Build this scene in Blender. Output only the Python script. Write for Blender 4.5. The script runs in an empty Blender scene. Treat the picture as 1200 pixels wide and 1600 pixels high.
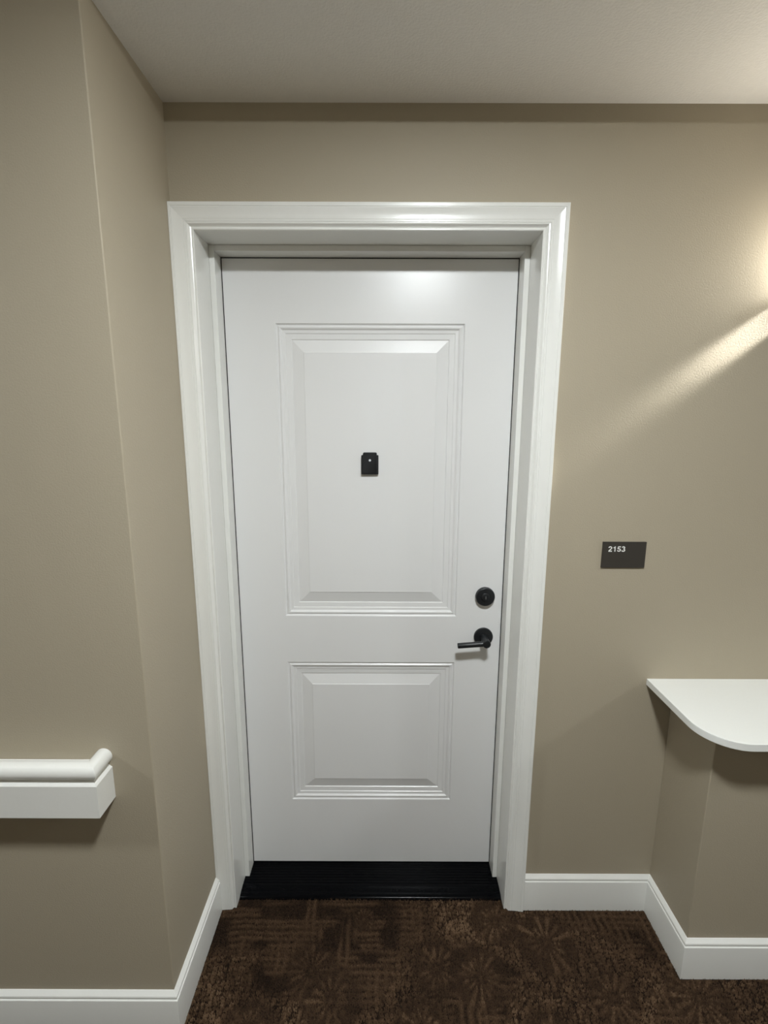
import bpy, bmesh, math, random
import numpy as np
from mathutils import Matrix, Vector

SC = bpy.context.scene
COL = SC.collection
PI = math.pi

# ------------------------------------------------------------------ camera, world, lights, exposure
F_PX, PITCH, YAW, ROLL = 753.4633, 10.5796, -0.036, 0.1766
CAM = Vector((0.0446, -1.5469, 1.6508))
def make_camera():
    p, y, r = (math.radians(v) for v in (PITCH, YAW, ROLL))
    fw = Vector((math.sin(y)*math.cos(p), math.cos(y)*math.cos(p), -math.sin(p)))
    rt = Vector((math.cos(y), -math.sin(y), 0))
    up = rt.cross(fw)
    r2 = rt*math.cos(r) + up*math.sin(r)
    u2 = -rt*math.sin(r) + up*math.cos(r)
    cam = bpy.data.cameras.new('camera')
    cam.sensor_fit = 'HORIZONTAL'; cam.sensor_width = 36; cam.lens = F_PX*36/1200
    cam.clip_start = 0.02
    o = bpy.data.objects.new('camera', cam); COL.objects.link(o)
    m = Matrix((r2, u2, -fw)).transposed().to_4x4(); m.translation = CAM
    o.matrix_world = m
    SC.camera = o
make_camera()

world = bpy.data.worlds.new('world'); SC.world = world; world.use_nodes = True
world.node_tree.nodes['Background'].inputs[0].default_value = (0.9, 0.95, 1, 1)
world.node_tree.nodes['Background'].inputs[1].default_value = 0.0
SC.view_settings.view_transform = 'Standard'; SC.view_settings.look = 'None'
SC.view_settings.gamma = 1; SC.view_settings.use_curve_mapping = False
SC.view_settings.exposure = 0.0

LAMP_XYZ = (0.25, -1.40, 2.62)      # underside of the corridor ceiling
LAMP_POWER = 324.0                  # radiance of the diffuser
LAMP_COLOR = (0.94, 0.985, 1.0)
SCONCE_XZ = (1.27, 2.0525)
SCONCE_POWER = 50.0
SCONCE_COLOR = (1.0, 0.945, 0.84)
BEAM_POWER = 0.11

# ------------------------------------------------------------------ measures (metres)
A = 0.1536        # door wall plane y = -A, door face y = 0
XL, B = -0.5214, 0.4997     # left return wall x, corridor wall plane y = -B
XR, C = 0.9556, 0.3605      # half wall under the ledge
HC, HCORR = 2.4468, 2.62    # alcove and corridor ceilings
XEND = 1.95
YF = -2.35
CI, ZI, CW = 0.4605, 2.1465, 0.0645   # casing inner edge, head height, width
STOP, H = 0.4445, 2.1301

# ------------------------------------------------------------------ materials
def mat(name, color, rough=0.5, spec=0.5, metal=0.0, bump=0.0, bscale=200.0, vary=0.0, vscale=20.0, detail=4.0, coat=0.0):
    m = bpy.data.materials.new(name); m.use_nodes = True
    nt = m.node_tree; b = nt.nodes['Principled BSDF']
    b.inputs['Roughness'].default_value = rough
    b.inputs['Metallic'].default_value = metal
    b.inputs['Specular IOR Level'].default_value = spec
    b.inputs['Coat Weight'].default_value = coat
    tc = nt.nodes.new('ShaderNodeNewGeometry')
    n = nt.nodes.new('ShaderNodeTexNoise'); n.inputs['Scale'].default_value = vscale; n.inputs['Detail'].default_value = 3
    nt.links.new(tc.outputs['Position'], n.inputs['Vector'])
    mx = nt.nodes.new('ShaderNodeMix'); mx.data_type = 'RGBA'
    mx.inputs['A'].default_value = (*[c*(1-vary) for c in color], 1)
    mx.inputs['B'].default_value = (*[min(1, c*(1+vary)) for c in color], 1)
    nt.links.new(n.outputs['Fac'], mx.inputs['Factor'])
    nt.links.new(mx.outputs['Result'], b.inputs['Base Color'])
    if bump:
        n2 = nt.nodes.new('ShaderNodeTexNoise'); n2.inputs['Scale'].default_value = bscale; n2.inputs['Detail'].default_value = detail
        nt.links.new(tc.outputs['Position'], n2.inputs['Vector'])
        bp = nt.nodes.new('ShaderNodeBump'); bp.inputs['Strength'].default_value = bump; bp.inputs['Distance'].default_value = 0.002
        nt.links.new(n2.outputs['Fac'], bp.inputs['Height'])
        nt.links.new(bp.outputs['Normal'], b.inputs['Normal'])
    return m

def emitter(name, color, strength):
    m = bpy.data.materials.new(name); m.use_nodes = True
    nt = m.node_tree; b = nt.nodes['Principled BSDF']
    b.inputs['Base Color'].default_value = (0.8, 0.8, 0.78, 1)
    b.inputs['Emission Color'].default_value = (*color, 1)
    b.inputs['Emission Strength'].default_value = strength
    return m

M_WALL = mat('taupe_wall_paint', (0.40, 0.350, 0.262), 0.55, 0.35, bump=0.25, bscale=260, vary=0.02, vscale=3)
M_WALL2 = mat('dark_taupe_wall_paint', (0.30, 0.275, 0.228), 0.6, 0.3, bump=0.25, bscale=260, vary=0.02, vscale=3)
M_CEIL = mat('textured_ceiling_paint', (0.80, 0.78, 0.735), 0.8, 0.2, bump=0.6, bscale=170, vary=0.03, vscale=60)
M_TRIM = mat('white_gloss_trim_paint', (0.80, 0.80, 0.765), 0.22, 0.5, bump=0.10, bscale=60, vary=0.01)
M_DOOR = mat('white_door_paint', (0.79, 0.79, 0.785), 0.29, 0.45, bump=0.05, bscale=420, vary=0.008, vscale=5)
M_BLACK = mat('matte_black_metal', (0.009, 0.0105, 0.0125), 0.40, 0.5, vary=0.1, bump=0.05, bscale=600)
M_RUBBER = mat('dark_rubber_seal', (0.016, 0.016, 0.018), 0.7, 0.3, vary=0.1)
M_SILL = mat('black_threshold', (0.0018, 0.0020, 0.0026), 0.14, 0.07, vary=0.3, vscale=40, bump=0.1, bscale=300)
M_SHELF = mat('white_laminate', (0.82, 0.83, 0.80), 0.35, 0.5, vary=0.03, vscale=500, bump=0.04, bscale=500)
M_SIGN = mat('dark_brown_sign_plastic', (0.040, 0.035, 0.029), 0.45, 0.5, vary=0.05, vscale=90)
M_DIGIT = mat('white_sign_lettering', (0.86, 0.86, 0.83), 0.5, 0.4)
M_GREY = mat('grey_plastic', (0.22, 0.22, 0.22), 0.5, 0.5)
M_LENS = mat('pale_glint_lens', (0.75, 0.78, 0.82), 0.12, 0.8)  # light grey base stands in for the bright glint in the lens
M_BRONZE = mat('dark_bronze_metal', (0.03, 0.026, 0.022), 0.4, 0.5, metal=0.5)
M_LAMP = emitter('lit_lamp_diffuser', LAMP_COLOR, LAMP_POWER)
M_LAMP2 = emitter('lit_side_lamp_diffuser', LAMP_COLOR, LAMP_POWER*0.75)
M_SCONCE = emitter('lit_sconce_shade', SCONCE_COLOR, SCONCE_POWER)

def carpet_material():
    m = mat('patterned_brown_carpet', (0.05, 0.03, 0.02), 0.9, 0.15)
    nt = m.node_tree; b = nt.nodes['Principled BSDF']
    at = nt.nodes.new('ShaderNodeAttribute'); at.attribute_name = 'pattern'
    geo = nt.nodes.new('ShaderNodeNewGeometry')
    n = nt.nodes.new('ShaderNodeTexNoise'); n.inputs['Scale'].default_value = 420; n.inputs['Detail'].default_value = 2
    nt.links.new(geo.outputs['Position'], n.inputs['Vector'])
    add = nt.nodes.new('ShaderNodeMath'); add.operation = 'MULTIPLY_ADD'; add.inputs[1].default_value = 0.35; 
    sub = nt.nodes.new('ShaderNodeMath'); sub.operation = 'SUBTRACT'; sub.inputs[1].default_value = 0.17
    nt.links.new(n.outputs['Fac'], add.inputs[0]); nt.links.new(at.outputs['Fac'], add.inputs[2])
    nt.links.new(add.outputs[0], sub.inputs[0])
    r = nt.nodes.new('ShaderNodeValToRGB')
    r.color_ramp.elements[0].position = 0.0; r.color_ramp.elements[0].color = (0.006, 0.0030, 0.0016, 1)
    r.color_ramp.elements[1].position = 1.0; r.color_ramp.elements[1].color = (0.215, 0.138, 0.080, 1)
    e = r.color_ramp.elements.new(0.45); e.color = (0.080, 0.0465, 0.0250, 1)
    nt.links.new(sub.outputs[0], r.inputs['Fac'])
    for l in list(b.inputs['Base Color'].links): nt.links.remove(l)
    nt.links.new(r.outputs['Color'], b.inputs['Base Color'])
    return m
M_CARPET = carpet_material()

# ------------------------------------------------------------------ mesh helpers
def empty(name, loc=(0, 0, 0)):
    o = bpy.data.objects.new(name, None); COL.objects.link(o); o.location = loc; o.empty_display_size = 0.05
    return o
def tag(o, label=None, cat=None, group=None, kind=None):
    if label: o['label'] = label
    if cat: o['category'] = cat
    if group: o['group'] = group
    if kind: o['kind'] = kind
    return o
def link(name, bm, material, parent=None, smooth=False, angle=35, bevel=0.0, seg=2):
    bmesh.ops.remove_doubles(bm, verts=bm.verts, dist=1e-6)
    bmesh.ops.recalc_face_normals(bm, faces=bm.faces)
    me = bpy.data.meshes.new(name)
    bm.to_mesh(me); bm.free()
    me.materials.append(material)
    o = bpy.data.objects.new(name, me); COL.objects.link(o)
    if smooth:
        me.shade_smooth()
        me.set_sharp_from_angle(angle=math.radians(angle))
    if bevel:
        md = o.modifiers.new('bevel', 'BEVEL'); md.width = bevel; md.segments = seg; md.limit_method = 'ANGLE'
        me.shade_smooth(); md.harden_normals = True
    if parent:
        o.parent = parent
        o.location = -parent.location     # vertices are in world space
    return o
def add_box(bm, x0, x1, y0, y1, z0, z1):
    vs = [bm.verts.new((x, y, z)) for z in (z0, z1) for (x, y) in ((x0, y0), (x1, y0), (x1, y1), (x0, y1))]
    for f in ((3, 2, 1, 0), (4, 5, 6, 7), (0, 1, 5, 4), (1, 2, 6, 5), (2, 3, 7, 6), (3, 0, 4, 7)):
        bm.faces.new([vs[i] for i in f])
    return vs
def box(name, dims, material, parent=None, bevel=0.0):
    bm = bmesh.new(); add_box(bm, *dims)
    return link(name, bm, material, parent, bevel=bevel)
def sweep(bm, sections, closed=True, cap=True):
    """sections: lists of 3D points of equal length, joined one to the next"""
    rows = [[bm.verts.new(p) for p in s] for s in sections]
    n = len(rows[0])
    for a, b in zip(rows, rows[1:]):
        for i in range(n if closed else n-1):
            j = (i+1) % n
            try: bm.faces.new((a[i], a[j], b[j], b[i]))
            except ValueError: pass
    if cap:
        bm.faces.new(list(reversed(rows[0]))); bm.faces.new(rows[-1])
def lathe(bm, prof, centre, axis='y', seg=48):
    """prof: (radius, distance along the axis)"""
    cx, cy, cz = centre
    rows = []
    for r, t in prof:
        row = []
        for k in range(seg):
            a = 2*PI*k/seg
            u, v = r*math.cos(a), r*math.sin(a)
            row.append((cx+u, cy-t, cz+v) if axis == 'y' else (cx+u, cy+v, cz+t))
        rows.append(row)
    sweep(bm, rows)
def tube(bm, p0, p1, r0, r1=None, seg=24, round_end=True):
    r1 = r1 or r0
    p0, p1 = Vector(p0), Vector(p1)
    d = (p1-p0).normalized()
    u = d.orthogonal().normalized(); v = d.cross(u)
    secs = []
    steps = [(p0, r0)]
    if round_end:
        e = 0.0018
        steps += [(p1-d*e, r1), (p1-d*e*0.3, r1-e*0.3), (p1, r1-e)]
    else: steps += [(p1, r1)]
    for c, r in steps:
        secs.append([c + (u*math.cos(2*PI*k/seg) + v*math.sin(2*PI*k/seg))*r for k in range(seg)])
    sweep(bm, secs)

# ------------------------------------------------------------------ the shell
WT = 0.12
def wall_with_opening():
    bm = bmesh.new()
    x0, x1, zt = XL-0.02, XEND+0.02, HC+0.02
    ox, oz = CI+0.012, ZI+0.012
    add_box(bm, x0, -ox, -A, 0.03, 0, zt)
    add_box(bm, ox, x1, -A, 0.03, 0, zt)
    add_box(bm, -ox, ox, -A, 0.03, oz, zt)
    return link('wall_back', bm, M_WALL)
tag(wall_with_opening(), 'taupe wall around the white door', None, None, 'structure')
tag(box('wall_left', (-4.5, XL, -B, 0.03, 0, HCORR+0.02), M_WALL, bevel=0.003),
    'taupe wall left of the door, turning the corner into the corridor', None, None, 'structure')
tag(box('wall_right', (XEND, 4.8, -B, 0.03, 0, HCORR+0.02), M_WALL, bevel=0.003), 'taupe wall right of the door recess', None, None, 'structure')
tag(box('wall_low', (XR, XEND, -C, -A, 0, 0.8398), M_WALL, bevel=0.003), 'low taupe half wall under the white ledge', None, None, 'structure')
tag(box('wall_front', (-4.6, 4.9, YF-WT, YF, 0, HCORR+0.02), M_WALL2), 'taupe corridor wall facing the door', None, None, 'structure')
tag(box('wall_left_end', (-4.6, -4.5, YF, -B, 0, HCORR+0.02), M_WALL2), 'taupe wall closing the left end of the corridor', None, None, 'structure')
tag(box('wall_right_end', (4.8, 4.9, YF, -B, 0, HCORR+0.02), M_WALL2), 'taupe wall closing the right end of the corridor', None, None, 'structure')

def ceiling():
    bm = bmesh.new()
    add_box(bm, XL, XEND, -B, 0.03, HC, HCORR+0.1)           # dropped part over the door recess
    add_box(bm, -4.6, 4.9, YF-WT, -B, HCORR, HCORR+0.1)       # corridor
    return link('ceiling', bm, M_CEIL)
tag(ceiling(), 'textured off-white ceiling, lower over the door recess', None, None, 'structure')

# ------------------------------------------------------------------ carpet
rng = np.random.default_rng(7)
STARS = [(-0.173, -0.355, .10), (-0.106, -0.431, .11), (0.2115, -0.347, .10), (0.420, -0.205, .10), (0.571, -0.2715, .12),
         (0.339, -0.371, .11), (0.720, -0.424, .09), (0.969, -0.423, .11), (0.153, -0.50, .10), (-0.33, -0.50, .09),
         (0.50, -0.53, .10), (-0.02, -0.20, .05)]
def more_stars():
    pts = [s[:2] for s in STARS]
    for _ in range(4000):
        p = (rng.uniform(-4.5, 4.8), rng.uniform(YF, -0.2))
        if -0.52 < p[0] < 1.25 and p[1] > -0.62: continue
        if all((p[0]-q[0])**2 + (p[1]-q[1])**2 > 0.17**2 for q in pts):
            pts.append(p); STARS.append((*p, rng.uniform(.09, .12)))
        if len(pts) > 400: break
more_stars()
def sstep(a, b, x):
    t = np.clip((x-a)/(b-a), 0, 1); return t*t*(3-2*t)
def hash2(i, j, s):
    h = np.sin(i*127.1 + j*311.7 + s*74.7)*43758.5453
    return h - np.floor(h)
def pebbles(x, y, size):
    u, v = x/size, y/size/0.8
    iu, iv = np.floor(u), np.floor(v)
    f1 = np.full(x.shape, 9.0); f2 = f1.copy(); val = np.zeros(x.shape)
    for a in (-1, 0, 1):
        for b in (-1, 0, 1):
            cu, cv = iu+a, iv+b
            d = (cu+.15+.7*hash2(cu, cv, 1)-u)**2 + (cv+.15+.7*hash2(cu, cv, 2)-v)**2
            hv = hash2(cu, cv, 3)
            n = d < f1
            f2 = np.where(n, f1, np.minimum(f2, d)); val = np.where(n, hv, val); f1 = np.where(n, d, f1)
    return sstep(.06, .30, np.sqrt(f2)-np.sqrt(f1)), val
def vnoise(x, y, s, seed):
    u, v = x/s, y/s; iu, iv = np.floor(u), np.floor(v); fu, fv = u-iu, v-iv
    fu = fu*fu*(3-2*fu); fv = fv*fv*(3-2*fv)
    g = lambda a, b: hash2(iu+a, iv+b, seed)
    return (g(0,0)*(1-fu)+g(1,0)*fu)*(1-fv) + (g(0,1)*(1-fu)+g(1,1)*fu)*fv
def pattern(x, y):
    wx = x + 0.006*(vnoise(x, y, .02, 31)-.5); wy = y + 0.006*(vnoise(x, y, .02, 32)-.5)
    peb, val = pebbles(wx, wy, 0.0165)
    t = 0.05 + peb*(0.42+0.45*val)
    big = vnoise(x, y, 0.16, 5)
    t *= 0.72 + 0.36*sstep(.2, .7, big)
    # woven bars
    wm = 0.9*sstep(.58, .72, vnoise(x+3.1, y+1.7, 0.19, 9))
    wm = np.maximum(wm, 0.9*sstep(-.33, -.27, y)*(1-sstep(.02, .10, x)))
    hb = 0.5+0.5*np.sin(wy*2*PI/0.019+1.5*vnoise(x, y, .05, 3)); vb = 0.5+0.5*np.sin(wx*2*PI/0.024+1.5*vnoise(x, y, .06, 4))
    weave = 0.08 + 0.50*np.maximum(hb*sstep(.3, .6, vnoise(x, y*2, .07, 11)), vb*sstep(.4, .7, vnoise(x*2, y, .08, 12)))
    t = t*(1-wm) + weave*wm
    for (sx, sy, R) in STARS:
        R *= 0.92
        near = (np.abs(x-sx) < R) & (np.abs(y-sy) < R)
        if not near.any(): continue
        dx, dy = x[near]-sx, y[near]-sy
        r = np.hypot(dx, dy); th = np.arctan2(dy, dx)
        n = 12 + int(hash2(sx*10, sy*10, 6)*5)
        ph = hash2(sx*9, sy*7, 2)*6
        k = np.floor((th*n+ph)/(2*PI))
        gain = hash2(k, np.floor(sx*100), 8)
        ray = sstep(-.25, .7, np.cos(th*n+ph - PI))
        ln = R*(0.45+0.55*hash2(k, np.floor(sy*100), 5))
        prof = sstep(.012, .03, r)*(1-sstep(ln*.8, ln, r))
        s = 0.19 + ray*prof*(0.22+0.42*gain) + 0.25*(1-sstep(.003, .008, r))
        m = (1-sstep(R*.72, R, r))*0.78
        t[near] = t[near]*(1-m) + s*m
    return np.clip(t, 0, 1)

def carpet():
    # the backing: a fine grid that carries the woven pattern over the whole corridor
    nx, ny = 760, 200
    gx, gy = np.meshgrid(np.linspace(-4.6, 4.9, nx), np.linspace(YF-WT, 0.03, ny))
    gx, gy = gx.reshape(-1), gy.reshape(-1)
    me = bpy.data.meshes.new('floor')
    me.vertices.add(nx*ny); me.vertices.foreach_set('co', np.stack([gx, gy, np.full(nx*ny, -0.002)], 1).reshape(-1).astype(np.float32))
    i = (np.arange(ny-1)[:, None]*nx + np.arange(nx-1)[None]).reshape(-1)
    me.loops.add(len(i)*4); me.loops.foreach_set('vertex_index', np.stack([i, i+1, i+nx+1, i+nx], 1).reshape(-1).astype(np.int32))
    me.polygons.add(len(i)); me.polygons.foreach_set('loop_start', (np.arange(len(i))*4).astype(np.int32))
    me.update(calc_edges=True)
    at = me.attributes.new('pattern', 'FLOAT', 'POINT')
    at.data.foreach_set('value', (pattern(gx, gy)*0.8).astype(np.float32))
    me.materials.append(M_CARPET)
    fl = bpy.data.objects.new('floor', me); COL.objects.link(fl)
    tag(fl, 'dark brown patterned carpet floor', None, None, 'structure')
    n = 330000
    x = rng.uniform(-1.3, 2.0, n); y = rng.uniform(-1.25, -0.122, n)
    edge = 0.013
    ok = np.where(np.abs(x) < CI, y < -0.126+0.006*(vnoise(x, y*0, .012, 21)-.5), y < -A-edge)
    ok &= ~((x > -0.53) & (np.abs(x) > CI-0.002) & (np.abs(x) < 0.526) & (y > -A-0.018))
    ok &= ~((x < XL+edge) & (y > -B-edge)) & ~((x > XR-edge) & (y > -C-edge))
    ok &= (x < XEND-edge) | (y < -B-edge)
    x, y = x[ok], y[ok]; n = len(x)
    t = pattern(x, y)
    h = 0.0035 + 0.0035*t + rng.uniform(-.0008, .0012, n)
    r = rng.uniform(.0016, .0026, n); a0 = rng.uniform(0, 2*PI, n)
    co = np.zeros((n, 4, 3))
    for k in range(3):
        co[:, k, 0] = x + r*np.cos(a0+k*2*PI/3); co[:, k, 1] = y + r*np.sin(a0+k*2*PI/3); co[:, k, 2] = -0.0022
    co[:, 3, 0] = x + rng.normal(0, .0011, n); co[:, 3, 1] = y + rng.normal(0, .0011, n); co[:, 3, 2] = h
    base = (np.arange(n)*4)[:, None, None]
    faces = (base + np.array([[0, 1, 3], [1, 2, 3], [2, 0, 3]])[None]).reshape(-1)
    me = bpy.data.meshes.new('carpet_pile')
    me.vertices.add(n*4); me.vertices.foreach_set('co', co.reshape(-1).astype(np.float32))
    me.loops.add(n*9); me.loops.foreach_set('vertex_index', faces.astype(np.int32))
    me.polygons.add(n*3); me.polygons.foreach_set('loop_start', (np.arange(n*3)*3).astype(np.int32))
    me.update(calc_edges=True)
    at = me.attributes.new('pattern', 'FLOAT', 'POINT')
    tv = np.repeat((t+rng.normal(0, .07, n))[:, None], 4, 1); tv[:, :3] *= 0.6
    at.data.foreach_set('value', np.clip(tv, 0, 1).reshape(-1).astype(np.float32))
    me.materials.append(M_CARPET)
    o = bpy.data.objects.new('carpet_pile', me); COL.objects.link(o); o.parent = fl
    o['kind'] = 'stuff'
carpet()

# ------------------------------------------------------------------ door frame
CASING = [(0, 0), (0, .0080), (.0012, .0098), (.0042, .0100), (.0056, .0086), (.0066, .0080), (.0090, .0092), (.0118, .0122), (.0140, .0152),
          (.0165, .0158), (.0172, .0146), (.0180, .0146), (.0188, .0158), (.0240, .0162), (.0246, .0152), (.0256, .0161), (.034, .0165),
          (.043, .0173), (.0525, .0197), (.0533, .0184), (.0543, .0184), (.0552, .0197), (.0630, .0197), (.0645, .0185), (.0645, 0)]
frame = empty('trim_1', (0, -A, 0))
tag(frame, 'white moulded casing and jamb around the door', None, None, 'structure')
def side_casing(s):
    lim = (-XL-0.0006) if s < 0 else 9
    X = lambda t: s*min(CI+t, lim)
    bm = bmesh.new()
    sweep(bm, [[(X(t), -A-o, 0.002) for t, o in CASING], [(X(t), -A-o, ZI+t) for t, o in CASING]])
    return link('casing', bm, M_TRIM, frame, smooth=True, angle=17)
side_casing(-1); side_casing(1)
def head_casing():
    bm = bmesh.new()
    sweep(bm, [[(max(-(CI+t), XL+0.0006), -A-o, ZI+t) for t, o in CASING], [(CI+t, -A-o, ZI+t) for t, o in CASING]])
    return link('casing', bm, M_TRIM, frame, smooth=True, angle=17)
head_casing()
SD = 0.056      # depth of the stop
for s in (-1, 1):
    x0, x1 = sorted((s*CI, s*(CI+0.011)))
    box('jamb', (x0, x1, -A, 0.03, 0.001, ZI), M_TRIM, frame)
    x0, x1 = sorted((s*STOP, s*(CI-0.0002)))
    box('door_stop', (x0, x1, -SD, 0.0, 0.006, ZI-0.0002), M_TRIM, frame, bevel=0.0012)
    x0, x1 = sorted((s*(STOP-0.0022), s*(STOP+0.004)))
    box('weather_strip', (x0, x1, -0.0005, 0.004, 0.02, H+0.003), M_RUBBER, frame)
box('jamb', (-(CI+0.011), CI+0.011, -A, 0.03, ZI, ZI+0.011), M_TRIM, frame)
box('door_stop', (-STOP, STOP, -SD, 0.0, H, ZI-0.0002), M_TRIM, frame, bevel=0.0012)
box('weather_strip', (-STOP+0.002, STOP-0.002, -0.0005, 0.004, H-0.0026, H+0.004), M_RUBBER, frame)

# ------------------------------------------------------------------ door
door = empty('door_1', (0, 0, 0.02))
tag(door, 'white two-panel entry door with black lever', None, None, 'structure')
PANEL = [(0, 0), (.0015, .0012), (.0032, .0042), (.0052, .0050), (.0070, .0042), (.0100, .0016), (.0118, .0012), (.0150, .0022),
         (.0178, .0050), (.0192, .0062), (.0280, .0068), (.0292, .0082), (.0300, .0086), (.0455, .0092), (.0472, .0112), (.0485, .0112),
         (.0835, .0032), (.0846, .0018), (.0855, .0016)]
def door_slab():
    bm = bmesh.new()
    X0, X1, Z0, Z1, T = -0.4555, 0.4555, 0.0205, 2.141, 0.04
    PX = 0.2895
    holes = [(1.0015, 1.9454), (0.2876, 0.8318)]
    P = lambda x, z, y=0.0: bm.verts.new((x, y, z))
    def quad(x0, x1, z0, z1): bm.faces.new((P(x0, z0), P(x1, z0), P(x1, z1), P(x0, z1)))
    zs = [Z0, holes[1][0], holes[1][1], holes[0][0], holes[0][1], Z1]
    for i, (za, zb) in enumerate(zip(zs, zs[1:])):
        quad(X0, -PX, za, zb); quad(PX, X1, za, zb)
        if i % 2 == 0: quad(-PX, PX, za, zb)
    for z0, z1 in holes:
        ring = None
        for d, y in PANEL:
            new = [P(-PX+d, z0+d, y), P(PX-d, z0+d, y), P(PX-d, z1-d, y), P(-PX+d, z1-d, y)]
            if ring:
                for i in range(4):
                    j = (i+1) % 4
                    bm.faces.new((ring[i], ring[j], new[j], new[i]))
            ring = new
        bm.faces.new(ring)
    loop = [(x, z) for x, z in [(X0, Z0), (-PX, Z0), (PX, Z0), (X1, Z0)]] + [(X1, z) for z in zs[1:-1]] \
        + [(X1, Z1), (PX, Z1), (-PX, Z1), (X0, Z1)] + [(X0, z) for z in zs[-2:0:-1]]
    f = [P(x, z) for x, z in loop]; b = [P(x, z, T) for x, z in loop]
    for i in range(len(loop)):
        j = (i+1) % len(loop); bm.faces.new((f[i], b[i], b[j], f[j]))
    bm.faces.new(list(reversed(b)))
    bmesh.ops.translate(bm, verts=bm.verts, vec=(0, 0.0006, 0))
    return link('door_slab', bm, M_DOOR, door)
door_slab()
box('door_sweep', (-0.45, 0.45, 0.004, 0.030, 0.0165, 0.0205), M_RUBBER, door)

# deadbolt
bm = bmesh.new(); dc = (0.3835, 0.0006, 1.0765)
lathe(bm, [(.0290, 0), (.0290, .003), (.0318, .0045), (.0322, .012), (.0312, .0165), (.0290, .0185), (.0165, .0192), (.0158, .0180)], dc)
dead = link('deadbolt', bm, M_BLACK, door, smooth=True)
def sub(name, bm, m, parent, **k):
    o = link(name, bm, m, None, **k); o.parent = parent
    o.location = -Vector(parent.matrix_world.translation) if False else (0, 0, 0)
    return o
bm = bmesh.new(); lathe(bm, [(.0150, .012), (.0150, .0208), (.0140, .0216), (.0080, .0220)], dc, seg=32)
sub('key_cylinder', bm, M_BLACK, dead, smooth=True)
bm = bmesh.new(); add_box(bm, dc[0]-.0009, dc[0]+.0009, -0.0232, -0.0200, dc[2]-.0048, dc[2]+.0048)
sub('keyhole', bm, M_GREY, dead)

# lever handle
hc = (0.3845, 0.0006, 0.9295)
bm = bmesh.new(); lathe(bm, [(.0320, 0), (.0324, .002), (.0324, .007), (.0312, .0088), (.0280, .0095), (.0125, .0098)], hc)
handle = link('door_handle', bm, M_BLACK, door, smooth=True)
bm = bmesh.new()
lathe(bm, [(.0128, .006), (.0126, .040), (.0130, .046), (.0130, .0640), (.0120, .0655), (.0095, .0660)], hc, seg=32)
sub('hub', bm, M_BLACK, handle, smooth=True)
bm = bmesh.new()
tube(bm, (hc[0]+.002, -0.0550, hc[2]-.0005), (0.2895, -0.0550, hc[2]-.0085), .0094, .0090)
sub('lever', bm, M_BLACK, handle, smooth=True, angle=50)

# door viewer
bm = bmesh.new()
vx, vz0, vz1 = -0.0018, 1.4850, 1.5472
def rrect(x0, x1, z0, z1, r, y, k=5):
    pts = []
    for cx, cz, a in ((x1-r, z0+r, -90), (x1-r, z1-r, 0), (x0+r, z1-r, 90), (x0+r, z0+r, 180)):
        for i in range(k+1):
            t = math.radians(a+90*i/k); pts.append((cx+r*math.cos(t), y, cz+r*math.sin(t)))
    return pts
sweep(bm, [rrect(vx-.0272, vx+.0272, vz0, vz1, .003, .0006), rrect(vx-.0275, vx+.0275, vz0, vz1, .003, -.008),
           rrect(vx-.0265, vx+.0265, vz0+.001, vz1-.001, .003, -.0098), rrect(vx-.0215, vx+.0215, vz0+.003, vz1-.004, .003, -.0104)])
viewer = link('door_viewer', bm, M_BLACK, door, smooth=True, angle=40)
bm = bmesh.new()
sweep(bm, [rrect(vx-.0222, vx+.0222, vz0+.004, vz1+.0082, .0045, .0006), rrect(vx-.0222, vx+.0222, vz0+.004, vz1+.0082, .0045, -.0112),
           rrect(vx-.0212, vx+.0212, vz0+.005, vz1+.0072, .004, -.0122)])
cover = sub('sliding_cover', bm, M_BLACK, viewer, smooth=True, angle=40)
bm = bmesh.new(); lathe(bm, [(.0056, .008), (.0056, .0138), (.0050, .0144), (.0036, .0138)], (vx, 0, 1.5305), seg=24)
sub('lens_ring', bm, M_BLACK, viewer, smooth=True)
bm = bmesh.new(); lathe(bm, [(.0037, .010), (.0037, .0140), (.0027, .0154), (.0010, .0160)], (vx, 0, 1.5305), seg=20)
tag(sub('viewer_lens', bm, M_LENS, viewer, smooth=True), 'small lens, pale grey for its bright glint')
for o in (dead, handle, viewer):
    pass

# ------------------------------------------------------------------ threshold
def threshold():
    t = empty('door_threshold', (0, -0.06, 0))
    tag(t, 'black ridged threshold on the floor under the white door', 'threshold')
    prof = [(0.028, 0.0), (0.028, 0.0155), (0.0, 0.0155)]
    y = -0.006
    while y > -0.090:                                        # shallow ribs across the top plate
        for dy, dz in ((0, 0), (-.0015, -.0010), (-.0032, -.0010), (-.0047, 0), (-.0078, .0006)):
            prof.append((y+dy, 0.0150 - 0.03*abs(y) + dz))
        y -= 0.0105
    prof += [(-.098, .0118), (-.112, .0090), (-.126, .0045), (-.1275, 0.0)]
    bm = bmesh.new()
    sweep(bm, [[(x, a, b) for a, b in prof] for x in (-CI+.0005, CI-.0005)])
    link('top_plate', bm, M_SILL, t, smooth=True, angle=40)
    bm = bmesh.new()
    p2 = [(-.108, -.001), (-.108, .0092), (-.116, .0100), (-.127, .0068), (-.133, .0012), (-.133, -.001)]
    sweep(bm, [[(x, a, b) for a, b in p2] for x in (-CI+.001, CI-.001)])
    link('edge_ramp', bm, M_SILL, t, smooth=True, angle=60)
threshold()

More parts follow.
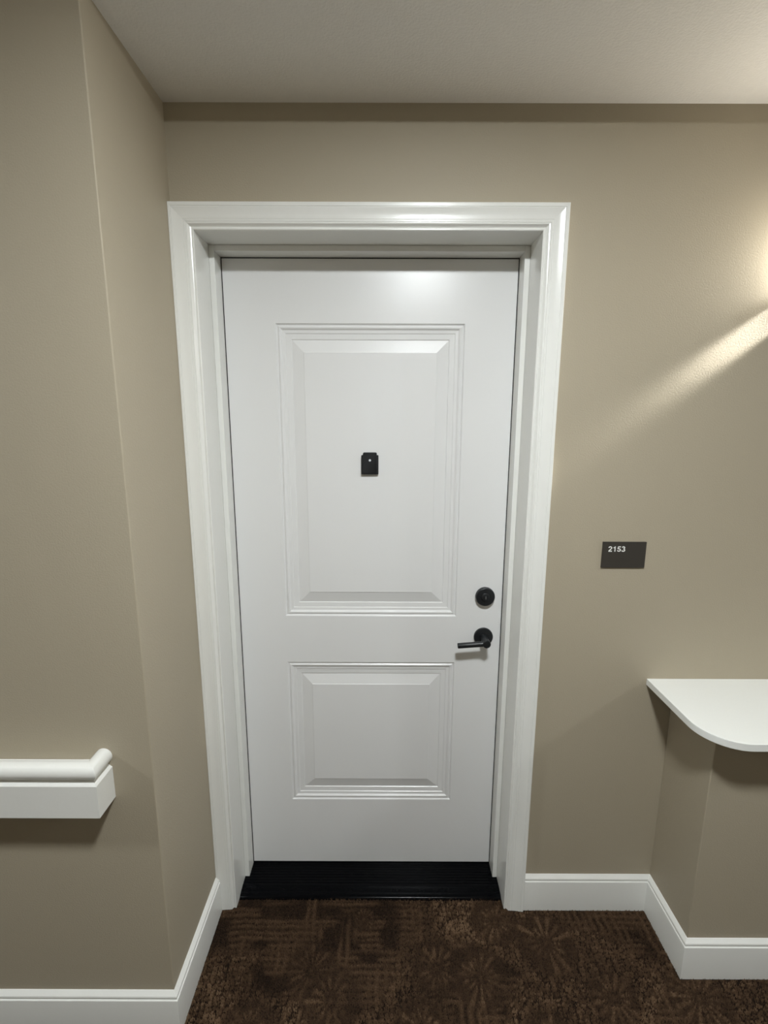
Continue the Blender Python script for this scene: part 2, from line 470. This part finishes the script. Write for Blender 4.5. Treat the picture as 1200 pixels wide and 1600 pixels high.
# ------------------------------------------------------------------ baseboards
BB = [(0, 0), (.0140, 0), (.0140, .1120), (.0135, .1146), (.0122, .1158), (.0100, .1162), (.0094, .1184), (.0112, .1196), (.0114, .1225), (.0104, .1258), (.0016, .1350), (.0008, .1352), (0, .1352)]
def baseboard(name, p0, v0, p1, v1, label):
    bm = bmesh.new()
    sweep(bm, [[(p[0]+v[0]*o, p[1]+v[1]*o, z+0.0005) for o, z in BB] for p, v in ((p0, v0), (p1, v1))])
    return tag(link(name, bm, M_TRIM, None, smooth=True, angle=18), label, None, None, 'structure')
baseboard('baseboard_left', (XL, -A-.0185), (1, 0), (XL, -B), (1, -1), 'white baseboard on the left return wall beside the door casing')
baseboard('baseboard_left_corridor', (XL, -B), (1, -1), (-4.5, -B), (0, -1), 'white baseboard along the corridor wall under the handrail')
baseboard('baseboard_back', (CI+CW+.0003, -A), (0, -1), (XR, -A), (-1, -1), 'short white baseboard right of the door casing')
baseboard('baseboard_right', (XR, -A), (-1, -1), (XR, -C), (-1, -1), 'white baseboard on the side of the half wall')
baseboard('baseboard_low', (XR, -C), (-1, -1), (XEND, -C), (-1, -1), 'white baseboard on the front of the half wall')
baseboard('baseboard_right_return', (XEND, -C), (-1, -1), (XEND, -B), (-1, -1), 'white baseboard on the right return wall beside the half wall')
baseboard('baseboard_right_corridor', (XEND, -B), (-1, -1), (4.79, -B), (0, -1), 'white baseboard along the corridor wall right of the recess')

# ------------------------------------------------------------------ handrail
def handrail():
    t = empty('handrail', (-0.75, -B, 0.80))
    tag(t, 'white wooden handrail with rounded grip on the left corridor wall', 'handrail')
    xc = -0.688
    def sec(prof):
        return [[(-4.45, -B-o, z) for o, z in prof], [(xc+o, -B-o, z) for o, z in prof], [(xc+o, -B-.0003, z) for o, z in prof]]
    board = [(0.0006, .7335), (.0672, .7335), (.0680, .7345), (.0680, .8180), (.0672, .8192), (.0600, .8245), (.0565, .8300), (.0565, .838), (.0006, .838)]
    bm = bmesh.new(); sweep(bm, sec(board)); link('rail_board', bm, M_TRIM, t, smooth=True, angle=30)
    cz, co, r = .8485, .0510, .0198
    grip = [(co+r*math.cos(2*PI*k/32), cz+r*math.sin(2*PI*k/32)) for k in range(32)]
    bm = bmesh.new(); sweep(bm, sec(grip)); link('grip', bm, M_TRIM, t, smooth=True, angle=40)
handrail()

# ------------------------------------------------------------------ ledge
def ledge():
    x0, y0, yb, r = 0.8704, -0.4680, -A-0.0003, 0.105
    def plan(e, z):
        pts = [(XEND-.001, yb, z), (x0+e, yb, z)]
        for k in range(13):
            a = PI + PI/2*k/12
            pts.append((x0+r+(r-e)*math.cos(a), y0+r+(r-e)*math.sin(a), z))
        pts.append((XEND-.001, y0+e, z)); return pts
    zt = 0.8608; zb = zt-0.0208
    bm = bmesh.new()
    sweep(bm, [plan(.0012, zb), plan(0, zb+.0012), plan(0, zt-.0012), plan(.0004, zt-.0004), plan(.0012, zt)])
    o = link('ledge_shelf', bm, M_SHELF, None, smooth=True, angle=20)
    tag(o, 'white laminate ledge with a rounded corner on the half wall right of the door', 'shelf')
ledge()

# ------------------------------------------------------------------ room sign
def sign():
    t = empty('room_sign', (0.7580, -A, 1.2640))
    tag(t, 'small dark brown room number sign reading 2153 on the taupe wall', 'sign')
    box('sign_plate', (0.6935, 0.8225, -A-.0058, -A-.0003, 1.2245, 1.3036), M_SIGN, t, bevel=0.0006)
    def arc(cx, cz, r, a0, a1, n=12, rz=None):
        return [(cx+r*math.cos(math.radians(a0+(a1-a0)*k/n)), cz+(rz or r)*math.sin(math.radians(a0+(a1-a0)*k/n))) for k in range(n+1)]
    strokes = {
        '2': [arc(.30, .70, .205, 175, -28, 14, .22) + [(.20, .24), (.13, .085)], [(.06, .08), (.56, .08)]],
        '1': [[(.36, 0), (.36, 1)], [(.36, .83), (.25, .745), (.12, .735)]],
        '5': [[(.53, .915), (.19, .915)], [(.215, .99), (.135, .50)], arc(.295, .315, .215, 128, -165, 16, .235)],
        '3': [arc(.29, .735, .185, 165, -85, 14), arc(.29, .275, .215, 82, -165, 16, .20)]}
    bm = bmesh.new(); hw = .092; H0 = 0.0160; WX = 1.28; x = 0.7093
    for ch in '2153':
        for st in strokes[ch]:
            L = []; R = []
            for i, p in enumerate(st):
                q0, q1 = st[max(0, i-1)], st[min(len(st)-1, i+1)]
                dx, dz = q1[0]-q0[0], q1[1]-q0[1]; m = math.hypot(dx, dz)
                nx, nz = -dz/m*hw, dx/m*hw
                for T, sg in ((L, 1), (R, -1)):
                    T.append((x+(p[0]*WX+sg*nx)*H0, 1.2742+(p[1]+sg*nz)*H0))
            sweep(bm, [[(l[0], -A-.0058, l[1]), (r[0], -A-.0058, r[1]), (r[0], -A-.0063, r[1]), (l[0], -A-.0063, l[1])] for l, r in zip(L, R)])
        x += 0.0130
    o = link('digits', bm, M_DIGIT, t)
    tag(o, 'white raised digits 2153')
sign()

# ------------------------------------------------------------------ lamps
def ceiling_light(x, label):
    _, y, z = LAMP_XYZ
    t = empty('ceiling_light', (x, y, z))
    tag(t, label, 'ceiling light', 'corridor ceiling lights')
    bm = bmesh.new(); lathe(bm, [(.128, 0), (.128, -.060), (.124, -.066), (.1155, -.066), (.1155, 0)], (x, y, z), 'z'); link('rim', bm, M_TRIM, t, smooth=True)
    bm = bmesh.new(); lathe(bm, [(.115, -.040), (.115, -.0580), (.06, -.0582), (.02, -.0584)], (x, y, z), 'z')
    link('diffuser', bm, M_LAMP if x == LAMP_XYZ[0] else M_LAMP2, t, smooth=True)
ceiling_light(LAMP_XYZ[0], 'round lit ceiling light in the corridor in front of the door')
ceiling_light(LAMP_XYZ[0]+2.87, 'round lit ceiling light in the corridor beyond the ledge to the right')
ceiling_light(LAMP_XYZ[0]-2.87, 'round lit ceiling light in the corridor above the handrail to the left')

def sconce():
    x, z = SCONCE_XZ
    t = empty('wall_sconce', (x, -A, z))
    tag(t, 'lit half-round wall sconce above the white ledge', 'wall lamp')
    box('back_plate', (x-.05, x+.05, -A-.012, -A-.0003, z-.07, z+.14), M_BRONZE, t, bevel=0.002)
    def half(r, z0, z1, y):
        pts = [(x+r*math.cos(PI+PI*k/24), y+r*math.sin(PI+PI*k/24)) for k in range(25)]
        return [[(a, b, zz) for a, b in pts] for zz in (z0, z1)]
    bm = bmesh.new(); sweep(bm, half(.080, z-.055, z+.125, -A-.014)); link('shade', bm, M_SCONCE, t, smooth=True)
    bm = bmesh.new(); sweep(bm, half(.140, z-.064, z-.058, -A-.001)); link('bottom_plate', bm, M_BRONZE, t)
    bm = bmesh.new(); sweep(bm, half(.090, z+.126, z+.134, -A-.001)); link('top_plate', bm, M_BRONZE, t)  # unseen cap added to hold the shade's light off the ceiling
    # added area light for the streak along the wall; the shade doesn't throw it
    L = bpy.data.lights.new('added_streak_light', 'AREA'); L.shape = 'RECTANGLE'; L.size = 0.062; L.size_y = 0.03
    L.energy = BEAM_POWER; L.color = (1, .985, .94); L.spread = math.radians(13)
    o = bpy.data.objects.new('added_streak_light', L); COL.objects.link(o)
    k = .7306
    src = Vector((x-.125, -A-.0195, z-.125*k)); aim = Vector((0.93, -A+.004, z-(x-0.93)*k))
    d = (aim-src).normalized(); n = Vector((0, -1, 0)); yy = (n - d*n.dot(d)).normalized(); xx = yy.cross(-d)
    m = Matrix((xx, yy, -d)).transposed().to_4x4(); m.translation = src
    o.matrix_world = m
sconce()
